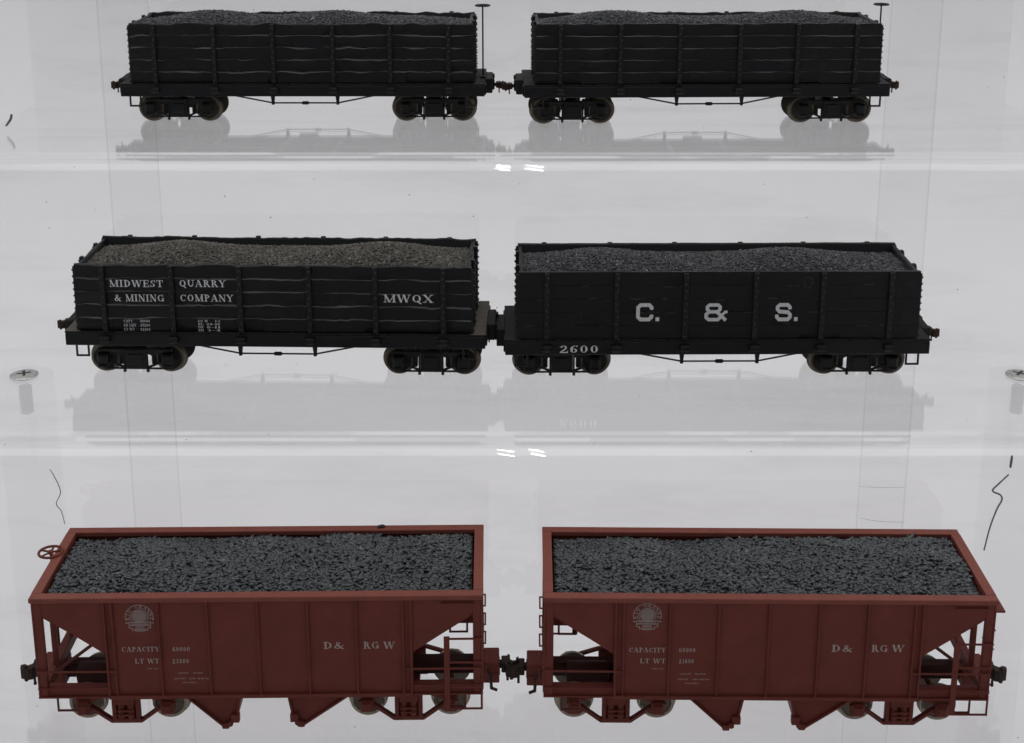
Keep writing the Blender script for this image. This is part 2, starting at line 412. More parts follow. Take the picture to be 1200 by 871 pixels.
def gondola_truck(car, u, W, wheel='wheel'):
    yc = W/2; r = .56
    mb = MB()
    mb.box(-.3,.3, .95,W-.95, .62,.98,.03)          # bolster
    mb.box(-.16,.16, yc-.2,yc+.2, .95,1.32,.02)
    t = part('truck', mb, M['blackmetal'], car); t.location = (u,0,0)
    wheelset(t, (-1.23,1.23), r, yc-.80, yc+.80, wheel)
    key = 'gframe'
    if key not in CACHE:
        f = MB()
        f.box(-1.42,1.42, -.1,.02, .92,1.04,.02)     # top bar
        f.box(-.40,.40, -.12,.14, .22,1.02,.03)      # bolster end and spring casting
        f.box(-.27,.27, -.17,-.1, .44,.84,.02)
        for s in (-1,1):
            f.box(s*1.23-.21,s*1.23+.21, -.20,.06, .36,.86,.04)    # journal box
            f.box(s*1.23-.17,s*1.23+.17, -.25,-.16, .34,.42,.015)
            f.box(s*1.23-.15,s*1.23+.15, -.23,-.18, .45,.80,.02)
            f.prism([(s*1.05,.56),(s*1.05,.48),(s*.38,.20),(s*.38,.29)], -.06,.0)
            f.prism([(s*1.05,.98),(s*1.05,.88),(s*.62,.74),(s*.42,.84),(s*.42,.98)], -.05,.0)
            f.rod((s*.44,-.05,.09),(s*.44,-.05,1.0),.035)
            f.rod((s*.44,-.05,.10),(s*.44,-.05,.19),.06,6)
        f.box(-1.2,1.2, -.07,-.01, .20,.265,.01)       # tie bar
        CACHE[key] = f.mesh('side_frame', M['blackmetal'])
    for y, ry in ((yc-1.02,0),(yc+1.02,PI)):
        o = link('side_frame', CACHE[key], t); o.location = (0,y,0); o.rotation_euler = (0,0,ry)
    for s in (-1,1):
        b = MB()
        b.box(s*.62-.09,s*.62+.09, yc-.85,yc-.55, .3,.75,.03); b.box(s*.62-.09,s*.62+.09, yc+.55,yc+.85, .3,.75,.03)
        b.rod((s*.62,yc-.7,.5),(s*.62,yc+.7,.5),.05)
        part('brake_beam', b, M['blackmetal'], t)

def coupler(car, u, s, y, z, mat, big=1.0):
    """knuckle coupler pointing along s"""
    b = MB()
    def bx(a0,a1,y0,y1,z0,z1,c=.02):
        x0, x1 = sorted((u+s*a0*big, u+s*a1*big)); b.box(x0,x1,y+y0*big,y+y1*big,z+z0*big,z+z1*big,c)
    bx(-.2,.22,-.08,.08,-.07,.07)
    bx(.16,.36,-.17,.15,-.13,.13,.03)
    P = [(.30,-.22),(.40,-.25),(.58,-.19),(.60,-.08),(.52,-.04),(.44,-.10),(.34,-.02),(.36,.14),(.30,.18)]
    n = len(P); vs = [(u+s*a*big, y+c*big, z-.14*big) for a,c in P] + [(u+s*a*big, y+c*big, z+.14*big) for a,c in P]
    f = [tuple(range(n-1,-1,-1)), tuple(range(n,2*n))] + [(i,(i+1)%n,n+(i+1)%n,n+i) for i in range(n)]
    if s < 0: f = [q[::-1] for q in f]
    b.add(vs, f)
    bx(.42,.50,-.23,-.15,-.2,.2,.02)
    b.rod((u+s*.3*big,y-.12*big,z-.05),(u+s*.3*big,y-.12*big,z-.30*big),.03*big)
    bx(.27,.33,-.15,-.09,-.34,-.27,.01)
    return part('coupler', b, M[mat], car)

# ------------------------------------------------------------------ coal
def heap(name, u0, u1, y0, y1, hf, mat, n, size, asp, seed, parent, smooth, sides=2):
    """one moulded load: a lumpy base under thousands of separate lumps"""
    rng = np.random.default_rng(seed)
    nu, ny = 70, 24
    us = np.linspace(u0,u1,nu); ys = np.linspace(y0,y1,ny)
    U, Y = np.meshgrid(us, ys, indexing='ij')
    Z = hf(U, Y) - size*.25
    V = np.stack([U,Y,Z],-1).reshape(-1,3)
    idx = np.arange(nu*ny).reshape(nu,ny)
    F = np.stack([idx[:-1,:-1],idx[1:,:-1],idx[1:,1:],idx[:-1,1:]],-1).reshape(-1,4)
    # lump template: a rounded cube (26 points without centre) or a plain 8 point chip
    if smooth:
        g = np.array([(x,y,z) for x in (-1,0,1) for y in (-1,0,1) for z in (-1,0,1)], float)
        ii = {tuple(p): i for i, p in enumerate(g.astype(int))}
        q = []
        for a in range(3):
            b, c = (a+1)%3, (a+2)%3
            for sgn in (-1,1):
                for bb in (-1,0):
                    for cc in (-1,0):
                        l = []
                        for db, dc in ((0,0),(1,0),(1,1),(0,1)):
                            p = [0,0,0]; p[a] = sgn; p[b] = bb+db; p[c] = cc+dc; l.append(ii[tuple(p)])
                        q.append(l if sgn > 0 else l[::-1])
        T = g / np.maximum(np.linalg.norm(g,axis=1,keepdims=True),1)**.8
        Q = np.array(q)
        T = T[[i for i in range(27)]]
    else:
        T = np.array([(x,y,z) for x in (-1,1) for y in (-1,1) for z in (-1,1)], float)*.75
        Q = np.array([(0,1,3,2),(4,6,7,5),(0,4,5,1),(2,3,7,6),(0,2,6,4),(1,5,7,3)])
    m = len(T)
    P = np.stack([rng.uniform(u0+size*.4,u1-size*.4,n), rng.uniform(y0+size*.4,y1-size*.4,n)],-1)
    pz = hf(P[:,0],P[:,1]) + rng.normal(0,size*(.09 if smooth else .14),n)
    sc = size*.5*(rng.uniform(.55,1.5,(n,1)) if smooth else rng.uniform(.65,1.35,(n,1)))*np.array(asp)[None,:]*rng.uniform(.8,1.25,(n,3))
    L = T[None]*sc[:,None,:]*(1+rng.normal(0,.17 if smooth else .16,(n,m,1)))
    if smooth:   # bend the long chips a little
        L[:,:,1] += (L[:,:,0]**2)*rng.uniform(-1,1,(n,1))*1.5/size
    th = rng.uniform(0,2*PI,n); ti = rng.normal(0,.24 if smooth else .45,n); tj = rng.normal(0,.3 if smooth else .45,n)
    def rot(L, i, j, a):
        c, s = np.cos(a)[:,None], np.sin(a)[:,None]
        A, B = L[:,:,i].copy(), L[:,:,j].copy()
        L[:,:,i] = A*c - B*s; L[:,:,j] = A*s + B*c
    rot(L,0,2,ti); rot(L,1,2,tj); rot(L,0,1,th)
    L += np.stack([P[:,0],P[:,1],pz],-1)[:,None,:]
    allV = np.concatenate([V, L.reshape(-1,3)])
    allF = np.concatenate([F, (Q[None] + (len(V) + np.arange(n)*m)[:,None,None]).reshape(-1,4)])
    me = bpy.data.meshes.new(name)
    me.vertices.add(len(allV)); me.vertices.foreach_set('co', allV.ravel())
    me.loops.add(allF.size); me.loops.foreach_set('vertex_index', allF.ravel().astype(np.int32))
    me.polygons.add(len(allF)); me.polygons.foreach_set('loop_start', np.arange(0, allF.size, 4, dtype=np.int32))
    me.polygons.foreach_set('loop_total', np.full(len(allF), 4, np.int32))
    me.materials.append(M[mat]); me.materials.append(M['coal_base'])
    mi = np.zeros(len(allF), np.int32); mi[:len(F)] = 1
    me.polygons.foreach_set('material_index', mi)
    me.polygons.foreach_set('use_smooth', np.full(len(allF), bool(smooth)))
    me.update(); me.validate()
    o = bpy.data.objects.new(name, me); COL.objects.link(o)
    o.matrix_world = parent_matrix(parent)
    return o
def parent_matrix(e):
    return Matrix.Translation(e.location) @ e.rotation_euler.to_matrix().to_4x4() @ Matrix.Diagonal((*e.scale,1))

# ------------------------------------------------------------------ gondola
GL_, GW, GH = 7.30, 3.557, 2.59        # half length, width, side height
STAKES = [-6.27,-3.73,-1.22,1.33,3.77,6.26]

def plank_side(u0, u1, z0, z1, waves, ledge, y_in, seed, n=360, n_pl=5, wav_top=1.0):
    """outer skin of planks with a small uneven ledge between boards; returns builder (face towards -y)"""
    mb = MB(); h = (z1-z0)/n_pl; gr = 1.0 if waves > .01 else .25
    W = [wave(seed*31+k, waves*(wav_top if k == n_pl else 1), .55) for k in range(n_pl+1)]
    Wb = [wave(seed*57+k, waves*.6, .21) for k in range(n_pl+1)]
    E_ = [wave(seed*91+k, 1.0, .8) for k in range(n_pl+1)]
    D_ = [wave(seed*17+k, .012, 1.7) for k in range(n_pl+1)]
    rows = []
    xs = [u0+(u1-u0)*i/n for i in range(n+1)]
    def edge(k, x):
        if k == 0: return z0
        return z0+k*h+W[k](x)+Wb[k](x)-(waves*.5 if k == n_pl else 0)
    for x in xs:
        col = []
        for k in range(n_pl):
            lo = edge(k,x); hi = edge(k+1,x)
            e = ledge*max(.12,(.55+.6*E_[k+1](x)))
            d = D_[k](x)
            col += [(x, .03*gr+d*.3, lo+.004), (x, .0+d, lo+.03*gr), (x, .0+d, hi-e*1.1), (x, e+.012*gr, hi-.002)]
        hi = edge(n_pl,x)
        col += [(x, y_in-.03, hi-.004), (x, y_in, hi-.03), (x, y_in, z0)]
        rows.append(col)
    m = len(rows[0]); vs = [p for c in rows for p in c]; fs = []
    for i in range(n):
        for j in range(m-1):
            fs.append((i*m+j, (i+1)*m+j, (i+1)*m+j+1, i*m+j+1))
        fs.append((i*m+m-1,(i+1)*m+m-1,(i+1)*m,i*m))
    fs.append(tuple(range(m))); fs.append(tuple(n*m+j for j in range(m-1,-1,-1)))
    fs[-2] = fs[-2]; mb.add(vs, fs)
    return mb

def stake_mesh(h):
    k = ('stake', h)
    if k not in CACHE:
        b = MB(); b.box(-.095,.095,-.12,.02,0,h,.02)
        for i in range(10):
            z = h*(i+.55)/10.2
            b.bolt(.0 + (.03 if i % 2 else -.03), -.12, z, .042, .05)
        me = b.mesh('stake', M['stakeblack']); me.materials.append(M['bolt'])
        for p in me.polygons:
            if p.index >= 26: p.material_index = 1
        CACHE[k] = me
    return CACHE[k]
def pocket_mesh():
    if 'pocket' not in CACHE:
        b = MB(); b.box(-.15,.15,-.17,.0,0,.25,.02); b.box(-.19,.19,-.19,-.0,.04,.09,.01); b.box(-.19,.19,-.19,-.0,.17,.22,.01)
        CACHE['pocket'] = b.mesh('stake_pocket', M['stakeblack'])
    return CACHE['pocket']

def gondola(tagline, loc, yaw, rim, waves, ledge, seed, group, truck_dx=(0,0), sill_h=.56, scale=1.0, staff=None, mound=(.36,.02), coalmat='coal_a', coal_label='', wav_top=1.0, coup=('coupler','coupler'), deck='deckdark', wheel='wheel', mounds=((-3.9,1),(3.9,1))):
    """origin: near face, mid length, rail level"""
    car = empty('gondola_car', loc, yaw); car.scale = (scale,1,1)
    tag(car, tagline, 'freight car', group)
    zb = rim-GH; zs = zb-sill_h
    def lit_worn(o, n_pl=5, m=23):
        o.data.materials.append(M['lit_worn'])
        for p in o.data.polygons:
            j = p.index % m
            if p.index < m*360 and j in (2,6,10,14): p.material_index = 1
        return o
    w = plank_side(-GL_,GL_,zb,rim,waves,ledge,.17,seed,wav_top=wav_top)
    o = part('side_wall', w, M['black'], car, 50)
    if waves > .01: lit_worn(o)
    w2 = plank_side(-GL_,GL_,zb,rim,waves,ledge,.17,seed+5,wav_top=wav_top)
    o = part('side_wall', w2, M['black'], car, 50); o.location = (0,GW,0); o.rotation_euler = (0,0,PI)
    for s in (-1,1):
        e = plank_side(-GW/2+.17,GW/2-.17,zb,rim-.05,waves*.4,ledge,.15,seed+9+s,n=80)
        o = part('end_wall', e, M['black'], car, 50)
        o.location = (s*(GL_-.03),GW/2,0); o.rotation_euler = (0,0,s*PI/2)
        for y in (.95,2.6):
            k = link('end_stake', stake_mesh(round(GH-.02,3)), car); k.location = (s*(GL_-.03),y,zb); k.rotation_euler = (0,0,s*PI/2)
        for yy in (.05,GW-.05):
            c = MB(); c.box(-.05,.05,-.03,.03,0,GH-.1,.01)
            for i in range(10): c.bolt(s*.05,0,GH*(i+.4)/10.4,.04,.04,s,'x')
            o = part('corner_strap', c, M['stakeblack'], car); o.location = (s*(GL_+.02),yy,zb)
    for u in STAKES:
        k = link('stake', stake_mesh(round(GH-.03,3)), car); k.location = (u,0,zb)
        p = link('stake_pocket', pocket_mesh(), car); p.location = (u,-.10,zs+.16)
        k = link('stake', stake_mesh(round(GH+.01,3)), car); k.location = (u,GW,zb); k.rotation_euler = (0,0,PI)
        p = link('stake_pocket', pocket_mesh(), car); p.location = (u,GW+.1,zs+.16); p.rotation_euler = (0,0,PI)
    # deck and sills
    b = MB()
    n = 26
    for i in range(n):                                   # cross boards of the deck
        x0 = -7.82+15.64*i/n; b.box(x0+.008,x0+15.64/n-.008,-.08,GW+.08,zb-.09,zb-.005-.008*(i%3 == 1),.012)
    dk = part('deck', b, M[deck], car); dk.data.materials.append(M['black'])
    for p in dk.data.polygons:
        if abs(p.center.x) < 7.25 or p.normal.y < -.5: p.material_index = 1
    b = MB()
    for y0,y1 in ((-.10,.16),(GW-.16,GW+.10)):
        b = MB(); b.box(-7.80,7.80,y0,y1,zs,zb-.095,.025); part('side_sill', b, M['black'], car)
    b = MB(); b.box(-7.6,7.6,1.35,1.55,zs+.05,zb-.1); b.box(-7.6,7.6,GW-1.55,GW-1.35,zs+.05,zb-.1)
    for x in (-1.2,1.2): b.box(x-.1,x+.1,.17,GW-.17,zs+.03,zb-.1)
    part('centre_sill', b, M['blackmetal'], car)
    for s in (-1,1):
        b = MB(); x0,x1 = sorted((s*7.60,s*7.86)); b.box(x0,x1,.165,GW-.165,zs+.02,zb-.10,.025)
        part('end_sill', b, M['black'], car)
        b = MB(); x0,x1 = sorted((s*7.80,s*8.12)); b.box(x0,x1,.95,GW-.95,zs-.06,zb+.02,.03)
        x0,x1 = sorted((s*8.1,s*8.2)); b.box(x0,x1,1.1,1.35,zb-.2,zb-.02,.02); b.box(x0,x1,GW-1.35,GW-1.1,zb-.2,zb-.02,.02)
        b.box(x0,x1,1.45,GW-1.45,zs,zs+.35,.02)
        part('buffer_block', b, M['deckdark'], car)
        coupler(car, s*8.1, s, GW/2, zs+.17, coup[0 if s < 0 else 1])
        for y in ((-.02, GW+.02)):
            a = MB(); u1 = s*7.42; u0 = s*6.98; 
            a.tube([(u1,y,zs+.25),(u1,y,zs-.42),(u0,y,zs-.42),(u0,y,zs+.25)],.042,8)
            part('step', a, M['blackmetal'], car)
    # truss rods
    for y, d in ((.02,-1),(GW-.02,1)):
        b = MB(); zr = zs-.30
        b.tube([(-3.25,y,zs+.08),(-1.30,y,zr),(1.48,y,zr),(3.35,y,zs+.08)],.034,8)
        rod = part('truss_rod', b, M['blackmetal'], car)
        for x in (-1.30,1.48):
            q = MB(); q.prism([(x-.09,zs+.02),(x+.09,zs+.02),(x+.045,zr-.06),(x-.045,zr-.06)],y-.06,y+.06); q.box(x-.06,x+.06,y-.08,y+.08,zr-.07,zr-.02,.01)
            part('queen_post', q, M['blackmetal'], rod)
        q = MB(); q.lathe([(.04,0),(.075,.05),(.075,.27),(.04,.32)],(-.07,y,zr),(1,0,0),10)
        part('turnbuckle', q, M['blackmetal'], rod)
    b = MB(); b.lathe([(.28,0),(.3,.03),(.3,.8),(.28,.83)],(-.6,GW-1.1,zs-.1),(1,0,0),18); b.prism([(.25,zs+.02),(.55,zs+.02),(.4,zs-.28)],GW-1.05,GW-.95)
    part('brake_cylinder', b, M['blackmetal'], car)
    for s in (-1,1): gondola_truck(car, s*5.47+truck_dx[(s+1)//2], GW, wheel)
    if staff:
        u, y, top = staff
        b = MB(); b.rod((u,y,zs),(u,y,top),.035,8); b.box(u-.12,u+.12,y-.1,y+.1,zb-.005,zb+.08,.02)
        st = part('brake_staff', b, M['blackmetal'], car)
        q = MB(); ring = [(u+.31*math.cos(2*PI*k/20),y+.31*math.sin(2*PI*k/20),top-.02) for k in range(21)]
        q.tube(ring,.032,6); q.lathe([(.07,-.05),(.07,.05),(.03,.07)],(u,y,top-.02),(0,0,1),10)
        for k in range(5):
            a = 2*PI*k/5; q.rod((u,y,top-.01),(u+.3*math.cos(a),y+.3*math.sin(a),top-.02),.025,6)
        part('brake_wheel', q, M['blackmetal'], st)
    A, V = mound
    wob = [wave(seed*7+i,.05,.9) for i in range(3)]
    vw = [np.vectorize(f) for f in wob]
    def hf(U,Y):
        v = (Y-GW/2)/(GW/2)
        prof = sum(A*k*np.exp(-((U-c0)/1.7)**2) for c0,k in mounds) + V
        cross = np.clip(1-v*v,0,1)
        end = np.clip((np.abs(U)-5.0)/2.2,0,1)
        return rim - .40 + (prof+.40-.17*end)*cross + vw[0](U)*.3*cross + vw[1](Y+U*.3)*.2
    c = heap('coal_load',-GL_+.14,GL_-.14,.18,GW-.18,hf,coalmat,15000,.078,(1.1,.85,.65),seed+70,car,False)
    tag(c, coal_label, 'coal', 'coal loads in the cars')
    return car

# ------------------------------------------------------------------ hopper
HL, HW = 6.882, 4.362
def hopper(tagline, loc, yaw, letters, seed, end_b):
    """origin: near rim edge, mid length, rail level; end_b = which end carries the brake gear"""
    car = empty('hopper_car', loc, yaw)
    tag(car, tagline, 'freight car', 'brown hopper cars on the bottom shelf')
    T = 5.0; B = T-3.43
    y0, y1 = .13, HW-.13
    # body as an open tub: sides, slope sheets
    poly = [(-6.72,T-.13),(-6.60,T-.63),(-4.69,T-2.02),(-4.69,B),(4.69,B),(4.69,T-2.02),(6.46,T-.80),(6.72,T-.45),(6.72,T-.13)]
    for y in (y0, y1-.06):
        b = MB(); b.prism(poly, y, y+.06); part('side_sheet', b, M['brown'], car)
    for s in (-1,1):
        b = MB(); b.prism([(s*6.68,T-.14),(s*6.62,T-.14),(s*6.55,T-.66),(s*2.2,T-3.62),(s*2.2,T-3.70),(s*6.6,T-.74)], y0+.061, y1-.061)
        part('slope_sheet', b, M['brown'], car)
    b = MB(); b.prism([(-.7,B+.02),(0,B+1.0),(.7,B+.02)], y0+.062, y1-.062); b.box(-2.25,2.25,y0+.063,y1-.063,B+.03,B+.1)
    part('ridge_floor', b, M['brown'], car)
    # rim
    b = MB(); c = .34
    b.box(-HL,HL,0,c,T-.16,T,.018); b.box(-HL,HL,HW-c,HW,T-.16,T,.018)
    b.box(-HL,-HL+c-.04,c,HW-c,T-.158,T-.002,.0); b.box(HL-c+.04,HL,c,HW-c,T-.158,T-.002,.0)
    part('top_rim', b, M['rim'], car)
    # side ribs
    def rib(u, z0, z1, y, d, w=.055, p=.09):
        b = MB(); ya, yb = sorted((y, y+d*p)); b.box(u-w/2,u+w/2,ya,yb,z0,z1,.008)
        ya, yb = sorted((y, y+d*.02)); b.box(u-.05,u+.05,ya,yb,z0,z1,.006)
        return part('rib', b, M['brown'], car)
    for y, d in ((y0,-1),(y1,1)):
        for u in (-4.42,-3.02,-1.53,0.0,1.52,3.0,4.42): rib(u,B,T-.16,y,d)
        for u in (-4.66,4.66): rib(u,B-.02,T-.16,y,d,.06,.10)
        b = MB(); ya, yb = sorted((y,y+d*.1)); b.box(-4.69,4.69,ya,yb,B-.09,B+.03,.01); part('bottom_angle', b, M['brown'], car)
        for s in (-1,1):
            b = MB(); x0,x1 = sorted((s*4.69,s*6.86)); ya,yb = sorted((y-d*.02,y-d*.24)); b.box(x0,x1,ya,yb,B-.06,B+.30,.02)
            b.box(x0,x1,min(y,y+d*.07),max(y,y+d*.07),B-.06,B-.005,.01); b.box(x0,x1,min(y,y+d*.07),max(y,y+d*.07),B+.25,B+.30,.01)
            part('side_sill', b, M['brown'], car)
            b = MB(); ya, yb = sorted((y+d*.02,y-d*.16)); x0,x1 = sorted((s*6.56,s*6.80)); b.box(x0,x1,ya,yb,B-.08,T-.16,.02)
            x0,x1 = sorted((s*6.80,s*6.86)); b.box(x0,x1,ya,yb,B-.1,T-.16,.01)
            part('corner_post', b, M['brown'], car)
            # grab rail across the open end
            r = MB(); r.tube([(s*6.82,y+d*.08,B+.88),(s*4.45,y+d*.08,B+.88)],.032,8)
            part('grab_rail', r, M['brown'], car)
            st = MB(); ux = s*6.30; uy = s*5.72
            st.tube([(ux,y,B),(ux,y,B-.52),(uy,y,B-.52),(uy,y,B)],.036,8); part('step', st, M['browndark'], car)
    # side ladder at the right end of the near side, left end of the far side
    for y, d, s in ((y0,-1,1),(y1,1,-1)):
        r = MB(); yy = y+d*.06
        r.box(min(s*5.66,s*5.84),max(s*5.66,s*5.84),yy-.03,yy+.03,B-.55,T-1.45,.01)
        for z in (B-.55,B+.22,B+1.08,B+1.9): r.rod((s*5.7,yy,z),(s*6.85,yy,z),.034,8)
        r.rod((s*6.82,yy,B-.55),(s*6.82,yy,B+.1),.034,8)
        r.box(min(s*5.6,s*6.6),max(s*5.6,s*6.6),yy-.02,yy+.02,T-.36,T-.30,.01)
        part('side_ladder', r, M['brown'], car)
    # end frames
    for s in (-1,1):
        b = MB(); x0,x1 = sorted((s*6.60,s*6.88)); b.box(x0,x1,y0+.17,y1-.17,B-.05,B+.32,.02); part('end_sill', b, M['brown'], car)
        for y in (1.35,HW-1.35):
            b = MB(); x0,x1 = sorted((s*6.58,s*6.74)); b.box(x0,x1,y-.09,y+.09,B+.32,T-.16,.015); part('end_post', b, M['brown'], car)
        for y in ((1.0,HW-1.0) if s == end_b else ()):
            b = MB(); p0 = Vector((s*6.6,y,B+.25)); p1 = Vector((s*5.1,y,T-2.0)); b.rod(p0,p1,.055,6); part('end_brace', b, M['browndark'], car)
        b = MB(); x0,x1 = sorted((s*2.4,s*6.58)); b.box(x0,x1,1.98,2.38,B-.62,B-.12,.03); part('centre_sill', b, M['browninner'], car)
        b = MB(); x0,x1 = sorted((s*6.60,s*7.38)); b.box(x0,x1,1.74,2.62,B-.82,B-.07,.03)
        x0,x1 = sorted((s*6.9,s*7.40)); b.box(x0,x1,1.70,2.66,B-.50,B-.44,.01)
        part('draft_gear_box', b, M['brown'], car)
        cp = coupler(car, s*7.22, s, 2.18, B-.40, 'darkcoupler', 1.42)
        b = MB(); ya = 1.45
        b.tube([(s*6.9,ya,B+.05),(s*7.1,ya-.1,B-.3),(s*7.12,ya-.1,B-.72),(s*7.3,ya-.1,B-.8)],.05,8); part('air_hose', b, M['darkcoupler'], car)
        # end ladder: grab irons
        for k, z in enumerate((T-.55,T-1.2,T-1.85,T-2.5,T-3.1)):
            g = MB(); ga, gb = (.32,.95) if s > 0 else (HW-.95,HW-.32)
            if not end_b == s: ga, gb = .32, .95
            go = 6.98 if s < 0 else 6.94; g.tube([(s*6.8,ga,z),(s*go,ga,z),(s*go,gb,z),(s*6.8,gb,z)],.026,8); part('grab_iron', g, M['brown'], car)
    # brake gear on one end
    s = end_b
    if s < 0:
        wx, wy, zc = -7.02, 2.75, T+.02
        b = MB(); b.rod((wx,wy,B-.1),(wx,wy,zc-.02),.045,8)
        st = part('brake_staff', b, M['brown'], car)
        q = MB(); n = 28; rr = .37
        q.tube([(wx+rr*math.cos(2*PI*k/n),wy+rr*math.sin(2*PI*k/n),zc) for k in range(n+1)],.042,8)
        q.lathe([(.09,-.05),(.09,.04),(.04,.06)],(wx,wy,zc),(0,0,1),12)
        for k in range(5):
            a = 2*PI*k/5+.3; q.rod((wx,wy,zc),(wx+.36*math.cos(a),wy+.36*math.sin(a),zc),.034,6)
        part('brake_wheel', q, M['brown'], st)
    else:
        b = MB(); b.box(6.87,7.22,.35,1.75,T-.62,T-.55,.01); part('brake_step', b, M['brown'], car)
    # air tank and cylinder under the slope
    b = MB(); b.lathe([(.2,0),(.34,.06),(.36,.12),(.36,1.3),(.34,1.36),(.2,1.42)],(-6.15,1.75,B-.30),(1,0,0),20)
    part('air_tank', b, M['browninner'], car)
    # chutes
    for k, pl in enumerate(([(-2.37,B-.02),(-.69,B-.02),(-.86,B-.88),(-1.17,B-1.18)], [(2.74,B-.02),(.84,B-.02),(.98,B-.88),(1.18,B-1.14)])):
        sg = -1 if k == 0 else 1
        b = MB(); b.prism(pl,.22,HW-.22); ch = part('hopper_chute', b, M['brown'], car)
        (a0,b0),(a1,b1) = pl[0],pl[3]
        for ya,yb in ((.12,.24),(HW-.24,HW-.12)):
            f = MB(); f.prism([(a0,b0),(a1,b1),(a1,b1-.07),(a0,b0-.07)],ya,yb)
            part('chute_flange', f, M['brown'], ch)
        d = MB(); (a2,b2),(a3,b3) = pl[2],pl[1]
        d.prism([(a2,b2),(a3,b3),(a3-sg*.07,b3),(a2-sg*.07,b2)],.14,HW-.14); 
        d.rod((pl[3][0]*.5+pl[2][0]*.5,.06,(pl[3][1]+pl[2][1])/2),(pl[3][0]*.5+pl[2][0]*.5,HW-.06,(pl[3][1]+pl[2][1])/2),.09,10)
        d.box(pl[2][0]-.13,pl[2][0]+.13,.08,.3,pl[2][1]-.12,pl[2][1]+.16,.02)
        d.box(pl[3][0]-.11,pl[3][0]+.11,.1,.26,pl[3][1]-.05,pl[3][1]+.14,.02)
        part('chute_door', d, M['brown'], ch)
    # trucks
    r = .56; yc = HW/2
    for s in (-1,1):
        mb = MB(); mb.box(-.3,.3,1.3,HW-1.3,.5,.9,.03); mb.box(-.2,.2,yc-.25,yc+.25,.85,1.0,.02)
        t = part('truck', mb, M['browndark'], car); t.location = (s*4.47+(.02 if yaw > 0 else -.08),0,0)
        wheelset(t,(-1.32,1.32),r,yc-.98,yc+.98,'wheellight')
        if 'hframe' not in CACHE:
            f = MB()
            def bar(pts,h,ya=-.09,yb=.06):
                for i in range(len(pts)-1):
                    (xa,za),(xb,zb_) = pts[i],pts[i+1]; f.prism([(xa,za),(xb,zb_),(xb,zb_-h),(xa,za-h)],ya,yb)
            bar([(-1.55,.88),(-1.1,.88),(-.45,1.10),(.45,1.10),(1.1,.88),(1.55,.88)],.09)
            bar([(-1.5,.62),(-1.08,.62),(-.48,.16),(.48,.16),(1.08,.62),(1.5,.62)],.12,-.1,.07)
            f.box(-.44,-.30,-.12,.08,.10,1.06,.02); f.box(.30,.44,-.12,.08,.10,1.06,.02)
            f.box(-.30,.30,.02,.09,.2,.74,.01); f.box(-.30,.30,-.17,.1,.72,1.0,.02); f.box(-.34,.34,-.15,.1,.10,.22,.02)
            for x in (-.15,.15): f.lathe([(.12,0),(.13,.06),(.11,.12),(.13,.18),(.11,.24),(.13,.30),(.11,.36),(.12,.5)],(x,-.04,.22),(0,0,1),12)
            f.box(-.26,.26,-.19,-.16,.48,.56,.008); f.box(-.26,.26,-.19,-.16,.33,.40,.008)
            for sx in (-1,1):
                f.box(sx*1.32-.21,sx*1.32+.21,-.22,.08,.38,.84,.05); f.box(sx*1.32-.15,sx*1.32+.15,-.27,-.2,.44,.76,.03)
                f.bolt(sx*1.55,-.1,.75,.04,.05)
            CACHE['hframe'] = f.mesh('side_frame', M['brown'])
        for y, ry in ((yc-1.2,0),(yc+1.2,PI)):
            o = link('side_frame', CACHE['hframe'], t); o.location = (0,y,0); o.rotation_euler = (0,0,ry)
    # lettering
    tx = MB(); yt = y0-.012
    for (s_,a,b_,z,h) in letters: text(tx, s_, a, b_, T+z, h, yt, GL, .03)
    part('lettering', tx, M['tan'], car)
    emblem(car, letters_emblem[seed], T, yt)
    # load
    w1 = np.vectorize(wave(seed*3+1,.06,1.1)); w2 = np.vectorize(wave(seed*3+2,.06,.9))
    def hf(U,Y):
        v = (Y-HW/2)/(HW/2-.3)
        return T-.25 + .34*np.clip(1-v*v,0,1)**.8*(.62+.38*np.cos(U*1.0+.6)**2)*np.clip(1-(np.abs(U)/6.9)**8,0,1) + w1(U)*.9 + w2(Y*1.3+U*.4)*.9
    c = heap('coal_load',-HL+.36,HL-.36,.36,HW-.36,hf,'coal_h',9500,.17,(.95,.6,.36),seed+70,car,True)
    tag(c, 'coarse blue-black coal chips heaped in the brown hopper ' + ('with the handwheel at its left end' if seed == 3 else 'without a handwheel, at the right'), 'coal', 'coal loads in the cars')
    return car

